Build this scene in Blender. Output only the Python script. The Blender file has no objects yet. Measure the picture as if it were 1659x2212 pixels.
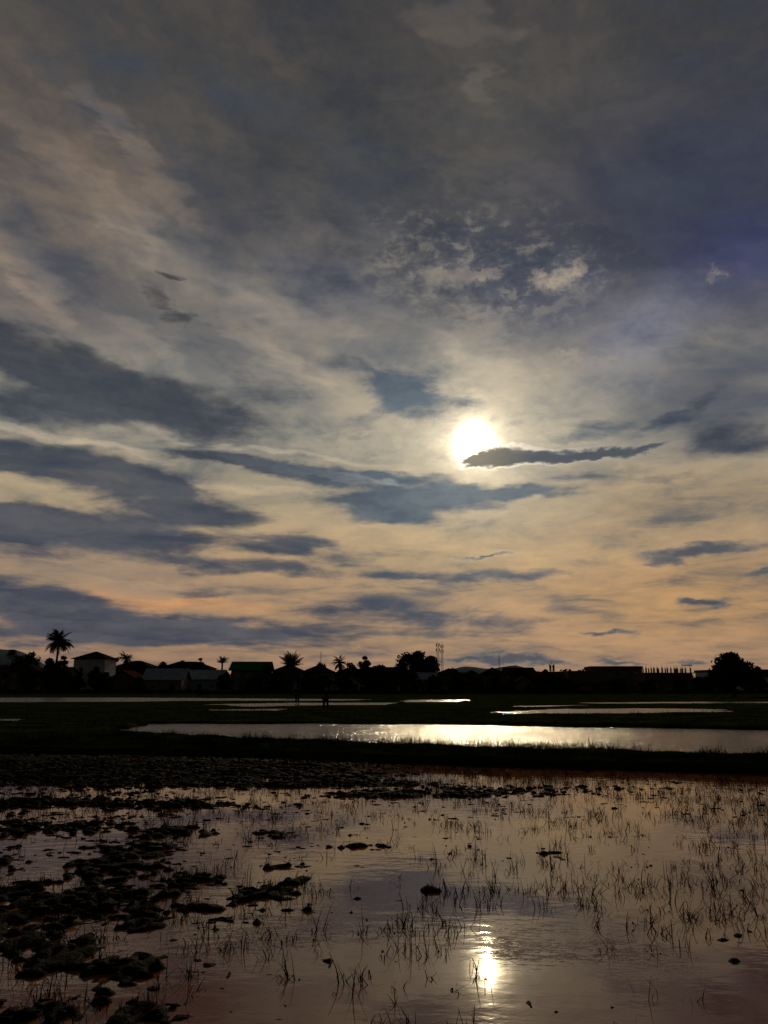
import bpy, math, random
import numpy as np
from math import sin, cos, tan, atan, atan2, radians, degrees, pi, hypot

random.seed(7); rng = np.random.default_rng(11)
scene = bpy.context.scene
scene.view_settings.view_transform = 'Standard'
scene.view_settings.look = 'None'
scene.view_settings.exposure = 0

# ------------------------------------------------------------------ survey
F = 1661.0; CX = 829.5; CY = 1106.0; PITCH = radians(12.8); EYE = 1.7
def bearing(px, py):
    x = (px-CX)/F; y = -(py-CY)/F
    Y = cos(PITCH)-y*sin(PITCH); Z = sin(PITCH)+y*cos(PITCH)
    return degrees(atan2(x, Y)), degrees(atan2(Z, hypot(x, Y)))
def gnd(px, py):
    x = (px-CX)/F; y = -(py-CY)/F
    Y = cos(PITCH)-y*sin(PITCH); Z = sin(PITCH)+y*cos(PITCH)
    t = EYE/max(-Z, 1e-4)
    return x*t, Y*t
def xat(px, Y): return (px-CX)/F*(Y*cos(PITCH))
def zat(py, Y): return EYE+Y*tan(atan((CY-py)/F)+PITCH)
def lin(c):
    c = c/255.0
    return c/12.92 if c <= 0.04045 else ((c+0.055)/1.055)**2.4
def L3(r, g, b): return (lin(r), lin(g), lin(b), 1.0)

# ------------------------------------------------------------------ camera
cam = bpy.data.cameras.new("camera"); camo = bpy.data.objects.new("camera", cam)
scene.collection.objects.link(camo); scene.camera = camo
cam.sensor_fit = 'VERTICAL'; cam.sensor_height = 24.0
cam.lens = 24.0*F/2212.0
cam.clip_start = 0.05; cam.clip_end = 20000
camo.location = (0, 0, EYE); camo.rotation_euler = (radians(90)+PITCH, 0, 0)

SUN_AZ, SUN_EL = bearing(1024, 955)
sdir = (sin(radians(SUN_AZ))*cos(radians(SUN_EL)), cos(radians(SUN_AZ))*cos(radians(SUN_EL)), sin(radians(SUN_EL)))

# ------------------------------------------------------------------ world
world = bpy.data.worlds.new("World"); scene.world = world; world.use_nodes = True
nt = world.node_tree; nt.nodes.clear(); N = nt.nodes; LK = nt.links
def setin(sock, v):
    if isinstance(v, bpy.types.NodeSocket): LK.new(v, sock)
    elif v is not None: sock.default_value = v
def mth(op, a, b=None, c=None, clamp=False):
    n = N.new('ShaderNodeMath'); n.operation = op; n.use_clamp = clamp
    setin(n.inputs[0], a)
    if b is not None: setin(n.inputs[1], b)
    if c is not None: setin(n.inputs[2], c)
    return n.outputs[0]
def vmth(op, a, b=None):
    n = N.new('ShaderNodeVectorMath'); n.operation = op
    setin(n.inputs[0], a)
    if b is not None: setin(n.inputs[1], b)
    return n.outputs['Value'] if op in ('DOT_PRODUCT', 'LENGTH') else n.outputs[0]
def mrange(v, a, b, c, d, smooth=True):
    n = N.new('ShaderNodeMapRange')
    n.interpolation_type = 'SMOOTHSTEP' if smooth else 'LINEAR'
    setin(n.inputs[0], v)
    for i, k in enumerate((a, b, c, d)): n.inputs[i+1].default_value = k
    return n.outputs[0]
def cmix(f, a, b, mode='MIX'):
    n = N.new('ShaderNodeMix'); n.data_type = 'RGBA'; n.blend_type = mode; n.clamp_factor = True
    setin(n.inputs[0], f); setin(n.inputs[6], a); setin(n.inputs[7], b)
    return n.outputs[2]
def noise(vec, scale, detail, rough=0.55, dist=0.0):
    n = N.new('ShaderNodeTexNoise'); n.noise_dimensions = '3D'
    setin(n.inputs['Vector'], vec); n.inputs['Scale'].default_value = scale
    n.inputs['Detail'].default_value = detail; n.inputs['Roughness'].default_value = rough
    n.inputs['Distortion'].default_value = dist
    return n.outputs['Fac'], n.outputs['Color']
def comb(x, y, z=0.0):
    n = N.new('ShaderNodeCombineXYZ'); setin(n.inputs[0], x); setin(n.inputs[1], y); setin(n.inputs[2], z)
    return n.outputs[0]

tc = N.new('ShaderNodeTexCoord')
D0 = vmth('NORMALIZE', tc.outputs['Generated'])
sp = N.new('ShaderNodeSeparateXYZ'); setin(sp.inputs[0], D0)
dx, dy, dz = sp.outputs
az = mth('MULTIPLY', mth('ARCTAN2', dx, dy), 57.29578)
azl = mth('ABSOLUTE', dz)
el = mth('MULTIPLY', mth('ARCSINE', azl), 57.29578)
den = mth('ADD', azl, 0.10)
q = comb(mth('DIVIDE', dx, den), mth('DIVIDE', dy, den), 0.0)
P0 = comb(az, el, 0.0)
amp = mrange(el, 0.0, 35.0, 0.35, 1.0, False)
_, w1 = noise(q, 1.3, 3, 0.55)
_, w2 = noise(comb(mth('MULTIPLY', az, 0.30), mth('MULTIPLY', el, 0.8), 3.0), 0.8, 4, 0.55)
def center(c, sx, sy):
    return vmth('MULTIPLY', vmth('SUBTRACT', c, (0.5, 0.5, 0.5)), (sx, sy, 0.0))
wsum = vmth('ADD', center(w1, 7.0, 3.4), center(w2, 10.0, 3.0))
sc = N.new('ShaderNodeVectorMath'); sc.operation = 'SCALE'
setin(sc.inputs[0], wsum); setin(sc.inputs['Scale'], amp)
PW = vmth('ADD', P0, sc.outputs[0])
_, w3 = noise(comb(mth('MULTIPLY', az, 0.5), mth('MULTIPLY', el, 1.3), 9.0), 1.0, 4, 0.55)
PS = vmth('ADD', P0, center(w3, 4.0, 1.3))
_, w4 = noise(comb(mth('MULTIPLY', az, 1.1), mth('MULTIPLY', el, 1.3), 2.2), 1.0, 5, 0.65)
PL = vmth('ADD', P0, center(w4, 2.6, 2.2))

fbA, _ = noise(q, 2.6, 6, 0.57, 0.5)
fbE, _ = noise(vmth('ADD', q, (4.3, 1.7, 0.0)), 1.5, 6, 0.56, 1.2)
fbB, _ = noise(comb(mth('MULTIPLY', az, 0.11), mth('MULTIPLY', el, 0.52), 1.5), 1.0, 6, 0.58, 0.6)
fbC, _ = noise(comb(mth('MULTIPLY', az, 0.80), mth('MULTIPLY', el, 1.35), 5.5), 1.0, 5, 0.60, 0.3)
fbF, _ = noise(comb(mth('MULTIPLY', az, 0.40), mth('MULTIPLY', el, 1.3), 8.5), 1.0, 4, 0.5, 0.4)
ca, sa = cos(radians(27)), sin(radians(27))
u = mth('ADD', mth('MULTIPLY', az, ca), mth('MULTIPLY', el, -sa)); v_ = mth('ADD', mth('MULTIPLY', az, sa), mth('MULTIPLY', el, ca))
fbD, _ = noise(comb(mth('MULTIPLY', u, 0.07), mth('MULTIPLY', v_, 0.24), 7.7), 1.0, 6, 0.57, 0.7)

def blob(P, b, acc, knee=0.75, s=1.0):
    px, py, rx, ry, rot, w = b
    rx *= s; ry *= s
    a0, e0 = bearing(px, py)
    a1, _e = bearing(px+rx*0.5, py); a2, _e = bearing(px-rx*0.5, py)
    _a, e1 = bearing(px, py-ry*0.5); _a, e2 = bearing(px, py+ry*0.5)
    m = N.new('ShaderNodeMapping'); m.vector_type = 'TEXTURE'
    setin(m.inputs[0], P)
    m.inputs['Location'].default_value = (a0, e0, 0)
    m.inputs['Rotation'].default_value = (0, 0, -radians(rot))
    m.inputs['Scale'].default_value = (max(abs(a1-a2), .05), max(abs(e1-e2), .05), 1)
    g = N.new('ShaderNodeTexGradient'); g.gradient_type = 'SPHERICAL'
    setin(g.inputs[0], m.outputs[0])
    v = mrange(g.outputs['Fac'], 0.0, knee, 0.0, w)
    if acc is None: return v
    return mth('ADD', acc, v)

ramp = N.new('ShaderNodeValToRGB'); setin(ramp.inputs[0], mth('DIVIDE', el, 90.0))
stops = [(0, (142,114,94)), (2.5, (150,121,97)), (8, (162,134,103)), (13, (155,141,117)), (18, (138,134,123)),
         (25, (110,109,108)), (31, (84,84,87)), (38, (68,68,69)), (47, (60,60,62)), (90, (40,40,43))]
cr = ramp.color_ramp
while len(cr.elements) < len(stops): cr.elements.new(0.5)
for e_, (p_, c_) in zip(cr.elements, stops):
    e_.position = p_/90.0; e_.color = L3(*c_)
C = ramp.outputs[0]
washes = [
 ((150,420,620,330,20,.75),(100,90,82)), ((30,580,330,200,25,.65),(126,113,101)),
 ((450,640,480,170,22,.65),(128,122,113)), ((640,300,360,170,25,.5),(68,68,70)),
 ((450,90,500,160,10,.5),(66,64,63)),
 ((1480,440,720,400,-8,.9),(42,48,70)), ((1620,560,330,190,10,.7),(36,48,92)), ((1150,640,340,160,12,.8),(60,70,94)),
 ((1400,720,240,140,-25,.6),(108,113,134)), ((1580,860,360,160,0,.8),(74,79,93)), ((1300,830,250,100,0,.5),(106,109,116)),
 ((760,760,260,110,25,.6),(138,132,122)), ((720,620,210,100,10,.65),(76,83,101)),
 ((1450,1090,480,150,0,.7),(148,126,100)), ((1450,1300,480,160,0,.8),(170,133,92)),
 ((150,1230,600,130,3,.6),(120,111,105)), ((380,1305,380,26,3,.8),(180,132,94)),
 ((1000,1200,520,100,0,.5),(168,144,108)), ((250,1420,500,40,0,.5),(126,104,90)),
]
for b, c in washes:
    C = cmix(blob(PW, b, None, 1.0), C, L3(*c))

dark = [
 (330,865,400,75,6,1.1),(100,765,330,75,12,.9),(80,880,260,50,4,.9),(500,800,200,30,25,.3),
 (885,850,140,62,8,1.1),(790,900,110,26,-12,.7),(740,795,110,18,15,.4),
 (200,1020,340,62,8,1.2),(50,985,180,38,4,.8),(350,1045,140,28,10,.5),
 (650,1015,310,28,7,1.1),(480,985,160,18,5,.7),(860,1030,120,14,7,.7),
 (150,1150,420,64,2,1.2),(450,1108,210,32,4,.9),(60,1100,150,26,0,.6),(300,1120,300,34,3,.6),
 (900,1088,270,44,-2,1.3),(1150,1068,120,18,-3,.9),(860,1125,140,24,0,.8),
 (610,1175,150,32,2,1.0),(500,1222,230,24,2,.85),(640,1238,110,18,0,.55),(770,1210,80,22,0,.6),
 (100,1315,320,60,3,1.25),(450,1368,360,40,1,1.25),(200,1375,340,38,0,1.0),(40,1280,120,24,0,.5),(430,1290,80,16,0,.5),
 (1050,1252,150,20,2,.85),(1190,1245,90,14,0,.7),(850,1242,120,15,0,.75),(960,1345,330,36,2,.7),(760,1305,200,20,0,.55),
 (1280,925,150,26,0,.7),(1610,935,170,56,10,.8),(1480,890,170,18,-18,.6),(1450,1025,90,14,0,.5),(1230,1040,130,10,0,.45),
 (355,582,32,16,0,.8),(345,650,75,28,22,.8),(392,692,60,30,0,.9),
 (930,520,100,60,-15,.45),(1010,630,150,50,5,.4),(1110,560,100,60,10,.45),(760,640,170,50,10,.4),
 (620,450,260,110,38,.35),(760,190,420,130,25,.3),(1000,420,200,60,10,.3),
]
Dk = None
for b in dark: Dk = blob(PW, b, Dk, s=1.17, knee=0.82)
dg = mrange(el, 10.0, 22.0, 0.0, 0.5)
texL = mth('ADD', mth('MULTIPLY', fbB, mth('SUBTRACT', 1.0, dg)), mth('MULTIPLY', fbD, dg))
tex = mth('ADD', mth('MULTIPLY', fbA, 0.40), mth('MULTIPLY', texL, 0.60))
texf = mth('ADD', mth('MULTIPLY', tex, 0.86), mth('MULTIPLY', fbC, 0.14))
Dm = mrange(mth('ADD', Dk, mth('MULTIPLY', mth('SUBTRACT', texf, 0.5), 2.8)), 0.02, 0.98, 0.0, 1.0)

light = [
 (300,370,240,60,38,.8),(240,265,110,60,20,.6),(120,320,200,60,22,.5),(200,430,260,60,30,.4),
 (1000,60,140,66,10,1.2),(1035,180,70,50,30,.9),(760,310,140,50,25,.45),(540,240,120,60,30,.4),
 (50,560,160,80,38,.6),(80,630,150,40,40,.5),(560,650,220,55,22,.6),(420,600,320,50,25,.45),(260,520,120,50,20,.4),
 (820,510,110,50,10,.6),(620,800,260,28,27,.6),(330,760,260,22,28,.5),(1040,790,210,50,32,.6),(900,720,250,30,25,.5),
 (130,942,330,16,5,1.1),(500,955,240,12,3,.9),(700,985,220,9,7,.7),(190,1026,150,11,7,.9),(190,1070,320,10,5,.5),(600,1060,300,16,3,.6),(380,1200,300,10,3,.5),(760,1145,300,14,2,.3),
 (1250,1120,300,18,0,.35),(1300,1200,300,14,-2,.3),(300,1262,300,12,2,.5),(1150,1310,300,12,1,.3),
]
Lt = None
for b in light: Lt = blob(PW, b, Lt, s=1.1)
Lm = mrange(mth('ADD', Lt, mth('MULTIPLY', mth('SUBTRACT', mth('ADD', mth('MULTIPLY', fbC, .4), mth('MULTIPLY', fbE, .6)), 0.5), 2.2)), 0.05, 1.15, 0.0, 1.0)

crisp_light = [(1205,606,84,34,-16,1.2),(1168,600,50,28,0,.8),(1246,584,34,34,-50,1.0),(990,600,120,36,-5,.6),(930,590,70,30,0,.5),
 (1550,592,50,28,20,.6),(1232,770,84,24,5,.8),(1312,776,50,18,0,.55),(1055,590,50,22,0,.55)]
CLt = None
for b in crisp_light: CLt = blob(PL, b, CLt, knee=1.0)
CLm = mrange(mth('ADD', CLt, mth('MULTIPLY', mth('SUBTRACT', fbC, 0.5), 2.0)), 0.0, 1.1, 0.0, 1.0)
CLm = mth('MULTIPLY', CLm, mrange(CLt, 0.0, 0.45, 0.0, 1.0))

sharp = [
 (1190,988,230,20,-1,1.25),(1400,973,90,12,-10,.95),(1092,984,95,25,-3,1.35),(1300,982,120,13,-4,.95),(1040,994,60,14,-15,1.0),
 (650,1016,330,16,7,.6),
 (1500,1190,190,22,-2,1.1),(1430,1217,70,16,0,.8),(1515,1303,84,14,0,1.2),(1310,1367,110,9,0,.9),
 (1100,1422,150,18,3,1.2),(1340,1434,90,9,2,.9),(1490,1434,80,8,0,.9),(1210,1433,70,8,0,.7),(1000,1420,40,10,0,.7),
 (1050,1202,80,8,-8,.8),(730,1178,40,6,0,.5),(1650,1238,70,12,0,.9),
]
Sh = None
for b in sharp: Sh = blob(PS, b, Sh, knee=0.95, s=1.10)
shn = mth('ADD', Sh, mth('MULTIPLY', mth('SUBTRACT', mth('ADD', mth('MULTIPLY', fbC, .45), mth('MULTIPLY', fbF, .55)), 0.5), 1.6))
pres = mrange(Sh, 0.0, 0.35, 0.0, 1.0)
Sm = mth('MULTIPLY', mrange(shn, 0.0, 1.0, 0.0, 1.0), pres)
Srim = mth('MULTIPLY', mth('MULTIPLY', mrange(shn, 0.0, 0.35, 0.0, 1.0), pres), mth('SUBTRACT', 1.0, Sm))
reg = blob(PW, (1030,585,360,180,6,1.0), None)
fl_d = mth('MULTIPLY', reg, mrange(fbC, 0.48, 0.66, 0.0, 0.85))
fl_l = mth('MULTIPLY', reg, mrange(fbC, 0.51, 0.34, 0.0, 0.7))

C = vmth('MULTIPLY', C, cmix(mrange(texf, 0.34, 0.66, 0.0, 1.0), (1.36, 1.29, 1.18, 1), (0.64, 0.73, 0.88, 1)))
hiE = mrange(el, 12.0, 26.0, 0.15, 1.0)
C = vmth('MULTIPLY', C, cmix(hiE, (1, 1, 1, 1), cmix(mrange(fbE, 0.36, 0.64, 0.0, 1.0), (1.32, 1.23, 1.12, 1), (0.68, 0.73, 0.82, 1))))
C = cmix(mrange(tex, 0.50, 0.66, 0.0, 0.4), C, L3(76,85,98))
C = cmix(mth('MULTIPLY', Lm, 0.58), C, vmth('MULTIPLY', C, (1.98, 1.80, 1.58)))
C = cmix(fl_l, C, L3(126,120,112))
cosn = vmth('DOT_PRODUCT', D0, sdir)
th = mth('MULTIPLY', mth('ARCCOSINE', mth('MINIMUM', cosn, 1.0)), 57.29578)
darkcol = cmix(mrange(el, 6, 30, 0, 1), L3(54,66,83), L3(52,55,62))
darkcol = cmix(mrange(th, 4.0, 18.0, 0.75, 0.0), darkcol, L3(72,96,116))
darkcol = vmth('MULTIPLY', darkcol, cmix(mrange(texf, .38, .6, 0, 1), (1.5, 1.42, 1.3, 1), (.80, .84, .9, 1)))
C = cmix(mth('MULTIPLY', Dm, 0.88), C, darkcol)
C = cmix(fl_d, C, L3(48,55,72))
C = cmix(mth('MULTIPLY', CLm, mrange(fbC, .35, .62, .95, .45)), C, L3(158,146,132))

thn = mth('MULTIPLY', th, mrange(fbC, 0.3, 0.7, 0.84, 1.16, False))
def gexp(k, a, t=None): return mth('MULTIPLY', mth('EXPONENT', mth('DIVIDE', mth('MULTIPLY', t or th, -1.0), k)), a)
halo1 = gexp(1.7, 1.5, thn); halo2 = gexp(5.0, 0.34); halo3 = gexp(14.0, 0.02)
shade = mth('SUBTRACT', 1.0, mth('MULTIPLY', Dm, 0.8))
def cscale(col, f):
    n = N.new('ShaderNodeVectorMath'); n.operation = 'SCALE'; setin(n.inputs[0], col); setin(n.inputs['Scale'], f)
    return n.outputs[0]
C = vmth('ADD', C, cscale((1.0, 0.82, 0.52), mth('MULTIPLY', halo1, shade)))
C = vmth('ADD', C, cscale((1.0, 0.84, 0.56), mth('MULTIPLY', halo2, shade)))
C = vmth('ADD', C, cscale((1.0, 0.88, 0.66), mth('MULTIPLY', halo3, shade)))
th2 = mth('DIVIDE', thn, 0.95)
core = mth('MULTIPLY', mth('EXPONENT', mth('MULTIPLY', mth('MULTIPLY', th2, th2), -1.0)), 11.0)
SmC = mth('MINIMUM', mth('MULTIPLY', Sm, 1.15), 1.0)
core = mth('MULTIPLY', core, mth('SUBTRACT', 1.0, SmC))
C = vmth('ADD', C, cscale((1.0, 0.82, 0.50), core))
scol = cmix(mrange(th, 0.0, 5.0, 0.0, 1.0), L3(130,122,104), L3(62,74,88))
scol = vmth('MULTIPLY', scol, cmix(mrange(shn, .3, 1.4, 0, 1), (1.6, 1.5, 1.35, 1), (.78, .82, .88, 1)))
C = cmix(mth('MULTIPLY', Sm, 0.88), C, scol)
rimk = mth('MULTIPLY', Srim, gexp(3.5, 1.5))
C = vmth('ADD', C, cscale((1.0, 0.92, 0.75), rimk))
back = mrange(dy, -0.3, 0.65, 0.16, 1.0)
C = cscale(C, back)
sky = N.new('ShaderNodeTexSky'); sky.sky_type = 'NISHITA'; sky.sun_disc = False
sky.sun_elevation = radians(SUN_EL); sky.sun_rotation = radians(SUN_AZ)
C = vmth('ADD', C, cscale(sky.outputs[0], 0.0004))
bg = N.new('ShaderNodeBackground'); setin(bg.inputs[0], C); bg.inputs[1].default_value = 1.0
out = N.new('ShaderNodeOutputWorld'); LK.new(bg.outputs[0], out.inputs[0])

sl = bpy.data.lights.new("sun", 'SUN'); sl.energy = 1.0; sl.angle = radians(0.5); sl.color = (1.0, 0.78, 0.48)
so = bpy.data.objects.new("sun", sl); scene.collection.objects.link(so)
from mathutils import Vector, Matrix
so.rotation_euler = Vector(sdir).to_track_quat('Z', 'Y').to_euler()
so.location = (30, 60, 40)

# ------------------------------------------------------------------ materials
def mat(name, col, rough=0.8, col2=None, scale=3.0, bump=0.0, bscale=20.0, metal=0.0, spec=0.0, wave=None):
    m = bpy.data.materials.new(name); m.use_nodes = True
    t = m.node_tree; b = t.nodes['Principled BSDF']
    b.inputs['Roughness'].default_value = rough; b.inputs['Metallic'].default_value = metal
    b.inputs['Specular IOR Level'].default_value = spec
    co = t.nodes.new('ShaderNodeTexCoord')
    n = t.nodes.new('ShaderNodeTexNoise'); n.inputs['Scale'].default_value = scale; n.inputs['Detail'].default_value = 6
    t.links.new(co.outputs['Object'], n.inputs['Vector'])
    r = t.nodes.new('ShaderNodeValToRGB'); t.links.new(n.outputs['Fac'], r.inputs[0])
    c2 = col2 or tuple(c*0.55 for c in col)
    r.color_ramp.elements[0].position = 0.35; r.color_ramp.elements[1].position = 0.65
    r.color_ramp.elements[0].color = (*c2, 1); r.color_ramp.elements[1].color = (*col, 1)
    t.links.new(r.outputs[0], b.inputs['Base Color'])
    if bump > 0:
        bn = t.nodes.new('ShaderNodeBump'); bn.inputs['Distance'].default_value = bump
        if wave:
            n2 = t.nodes.new('ShaderNodeTexWave'); n2.inputs['Scale'].default_value = wave
            t.links.new(co.outputs['Object'], n2.inputs['Vector']); o = n2.outputs['Fac']
        else:
            n2 = t.nodes.new('ShaderNodeTexNoise'); n2.inputs['Scale'].default_value = bscale; n2.inputs['Detail'].default_value = 8
            t.links.new(co.outputs['Object'], n2.inputs['Vector']); o = n2.outputs['Fac']
        t.links.new(o, bn.inputs['Height']); t.links.new(bn.outputs[0], b.inputs['Normal'])
    return m
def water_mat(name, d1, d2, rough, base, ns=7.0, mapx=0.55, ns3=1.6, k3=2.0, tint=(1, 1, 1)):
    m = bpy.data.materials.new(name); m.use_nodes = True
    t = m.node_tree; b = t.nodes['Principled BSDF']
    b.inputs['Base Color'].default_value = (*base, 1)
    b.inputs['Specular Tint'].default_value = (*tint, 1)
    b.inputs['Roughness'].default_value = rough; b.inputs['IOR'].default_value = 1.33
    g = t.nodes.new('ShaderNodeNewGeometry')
    mp = t.nodes.new('ShaderNodeMapping'); mp.inputs['Scale'].default_value = (mapx, 1.0, 1.0); mp.inputs['Rotation'].default_value = (0, 0, 0.25)
    t.links.new(g.outputs['Position'], mp.inputs[0])
    n1 = t.nodes.new('ShaderNodeTexNoise'); n1.inputs['Scale'].default_value = ns; n1.inputs['Detail'].default_value = 4
    n2 = t.nodes.new('ShaderNodeTexNoise'); n2.inputs['Scale'].default_value = 0.45; n2.inputs['Detail'].default_value = 3
    n3 = t.nodes.new('ShaderNodeTexNoise'); n3.inputs['Scale'].default_value = ns3; n3.inputs['Detail'].default_value = 2
    for n in (n1, n2, n3): t.links.new(mp.outputs[0], n.inputs['Vector'])
    mr = t.nodes.new('ShaderNodeMapRange'); t.links.new(n2.outputs['Fac'], mr.inputs[0])
    mr.inputs[1].default_value = 0.42; mr.inputs[2].default_value = 0.62; mr.inputs[3].default_value = d1; mr.inputs[4].default_value = d2
    mu = t.nodes.new('ShaderNodeMath'); mu.operation = 'MULTIPLY'
    t.links.new(n1.outputs['Fac'], mu.inputs[0]); t.links.new(mr.outputs[0], mu.inputs[1])
    ma = t.nodes.new('ShaderNodeMath'); ma.operation = 'MULTIPLY_ADD'
    t.links.new(n3.outputs['Fac'], ma.inputs[0]); ma.inputs[1].default_value = d1*k3; t.links.new(mu.outputs[0], ma.inputs[2])
    bn = t.nodes.new('ShaderNodeBump'); bn.inputs['Distance'].default_value = 1.0
    t.links.new(ma.outputs[0], bn.inputs['Height']); t.links.new(bn.outputs[0], b.inputs['Normal'])
    return m
M_mud = mat("wet_mud", (0.016, 0.013, 0.010), 0.8, (0.008, 0.007, 0.005), 1.2, 0.02, 30, spec=0.02)
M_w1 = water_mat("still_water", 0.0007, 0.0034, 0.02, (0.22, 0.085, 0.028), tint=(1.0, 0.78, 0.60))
M_w2 = water_mat("rippled_water", 0.085, 0.12, 0.12, (0.03, 0.018, 0.010), 4.5, 1.0, 1.2, 0.9)
M_w3 = water_mat("far_water", 0.05, 0.09, 0.12, (0.02, 0.014, 0.01), 4.0)
M_grass = mat("grass", (0.035, 0.050, 0.012), 0.8, (0.016, 0.022, 0.006), 2.0)
M_straw = mat("straw", (0.022, 0.020, 0.011), 0.8, (0.01, 0.01, 0.006), 5.0)
M_leaf = mat("leaves", (0.040, 0.055, 0.016), 0.8, (0.015, 0.022, 0.008), 0.6)
M_leaf2 = mat("palm_leaves", (0.04, 0.05, 0.02), 0.7, (0.02, 0.03, 0.01), 0.8)
M_bark = mat("bark", (0.06, 0.045, 0.035), 0.9, None, 4.0, 0.02)
M_hill = mat("haze_tinted_hill", (0.13, 0.16, 0.21), 1.0, (0.10, 0.13, 0.18), 0.004)  # distance haze is painted in: base colour made paler and bluer
def paint(n, c): return mat(n, c, 0.9, tuple(k*0.75 for k in c), 0.7, 0.01, 6)
M_white = paint("white_plaster", (0.50, 0.52, 0.56)); M_cream = paint("cream_plaster", (0.20, 0.18, 0.15))
M_blue = paint("pale_blue_plaster", (0.30, 0.38, 0.48)); M_conc = paint("raw_concrete", (0.11, 0.11, 0.11))
M_brick = paint("red_brick", (0.14, 0.06, 0.045))
def roofm(n, c, r=0.5, sp=0.0): return mat(n, c, r, tuple(k*0.7 for k in c), 0.8, 0.04, wave=1.2, spec=sp)
M_tile = roofm("brown_tile", (0.05, 0.03, 0.025)); M_zinc = roofm("zinc_sheet", (0.26, 0.31, 0.36), 0.6, 0.15)
M_green = roofm("green_sheet", (0.02, 0.14, 0.03)); M_rust = roofm("rusty_sheet", (0.08, 0.035, 0.025), 0.7); M_dark = roofm("dark_tile", (0.03, 0.03, 0.035))
M_glass = mat("window_glass", (0.02, 0.025, 0.03), 0.15, None, 1.0, spec=0.5)
M_wood = mat("door_wood", (0.06, 0.035, 0.02), 0.6, None, 3.0)
M_steel = mat("galvanised_steel", (0.06, 0.06, 0.065), 0.6, None, 2.0)
M_skin = mat("skin", (0.16, 0.09, 0.06), 0.6, (0.15, 0.08, 0.05), 4.0)
M_hair = mat("black_hair", (0.012, 0.01, 0.01), 0.5, None, 9.0)
M_shirt = mat("dark_cloth", (0.03, 0.03, 0.045), 0.9, None, 9.0); M_trs = mat("trouser_cloth", (0.02, 0.02, 0.025), 0.9, None, 9.0)

# ------------------------------------------------------------------ mesh helpers
def npmesh(name, V, Fq, m, smooth=False):
    V = np.asarray(V, dtype=np.float32); Fq = np.asarray(Fq, dtype=np.int32)
    me = bpy.data.meshes.new(name); k = Fq.shape[1]
    me.vertices.add(len(V)); me.vertices.foreach_set("co", V.ravel())
    me.loops.add(Fq.size); me.loops.foreach_set("vertex_index", Fq.ravel())
    me.polygons.add(len(Fq)); me.polygons.foreach_set("loop_start", np.arange(0, Fq.size, k, dtype=np.int32))
    me.polygons.foreach_set("loop_total", np.full(len(Fq), k, dtype=np.int32))
    me.update(calc_edges=True); me.materials.append(m)
    if smooth: me.polygons.foreach_set("use_smooth", np.ones(len(Fq), dtype=bool))
    return me
def link(me_or_none, name, parent=None, loc=(0, 0, 0), rotz=0.0):
    o = bpy.data.objects.new(name, me_or_none); scene.collection.objects.link(o)
    o.location = loc; o.rotation_euler = (0, 0, rotz)
    if parent: o.parent = parent
    return o
def pmesh(name, V, Fs, m):
    me = bpy.data.meshes.new(name); me.from_pydata([tuple(v) for v in V], [], Fs); me.update()
    for k in (m if isinstance(m, (list, tuple)) else [m]): me.materials.append(k)
    return me
def boxes(lst):
    V = []; Fs = []
    for (x0, x1, y0, y1, z0, z1) in lst:
        b = len(V)
        V += [(x0,y0,z0),(x1,y0,z0),(x1,y1,z0),(x0,y1,z0),(x0,y0,z1),(x1,y0,z1),(x1,y1,z1),(x0,y1,z1)]
        Fs += [(b,b+3,b+2,b+1),(b+4,b+5,b+6,b+7),(b,b+1,b+5,b+4),(b+1,b+2,b+6,b+5),(b+2,b+3,b+7,b+6),(b+3,b,b+4,b+7)]
    return V, Fs
def vnoise(x, y, s):
    xi = np.floor(x).astype(np.int64); yi = np.floor(y).astype(np.int64)
    fx = x-xi; fy = y-yi; fx = fx*fx*(3-2*fx); fy = fy*fy*(3-2*fy)
    def h(a, b):
        k = (a*374761393+b*668265263+s*144269504) & 0xffffffff
        k = ((k ^ (k >> 13))*1274126177) & 0xffffffff
        k = k ^ (k >> 16)
        return (k & 0xffffff)/float(0xffffff)
    return (h(xi,yi)*(1-fx)+h(xi+1,yi)*fx)*(1-fy)+(h(xi,yi+1)*(1-fx)+h(xi+1,yi+1)*fx)*fy
def fbm(x, y, s, o=4):
    v = 0; a = 0.5; t = 0
    for i in range(o):
        v = v+a*vnoise(x*2**i+i*17.3, y*2**i+i*9.1, s+i); t += a; a *= 0.5
    return v/t
def sstep(a, b, x):
    t = np.clip((x-a)/(b-a), 0, 1); return t*t*(3-2*t)

# ------------------------------------------------------------------ paddies
g = gnd
P1 = [(-70,-25),(70,-25),(70,-6.0),g(1659,1672),g(1000,1652),g(600,1638),g(0,1627),(-40,26.0),(-70,30)]
P2 = [g(228,1584),g(330,1564),g(700,1563),g(1000,1566),g(1659,1577),g(2600,1592),g(2600,1690),g(1659,1645),g(1000,1622),g(600,1606),g(400,1594)]
P3 = [g(1060,1539),g(1200,1532),g(1380,1530),g(1560,1532),g(1600,1539),g(1430,1540),g(1330,1542),g(1100,1542)]
P4 = [g(430,1522),g(640,1518),g(860,1518),g(830,1523),g(700,1524),g(560,1527)]
P5 = [g(-900,1507),g(300,1507),g(820,1511),g(740,1514),g(500,1514),g(200,1517),g(-900,1519)]
P6 = [g(865,1515),g(880,1512),g(1020,1511),g(980,1517),g(880,1517)]
P7 = [g(440,1533),g(620,1531),g(600,1536),g(460,1536)]
P8 = [g(1240,1518),g(1500,1516),g(2300,1516),g(1900,1519),g(1300,1520)]
P9 = [g(-400,1556),g(40,1553),g(60,1560),g(-400,1564)]
P10 = [g(1080,1526),g(1180,1524),g(1300,1523),g(1180,1527)]
polys = [P1, P2, P3, P4, P5, P6, P7, P8, P9, P10]
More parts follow.
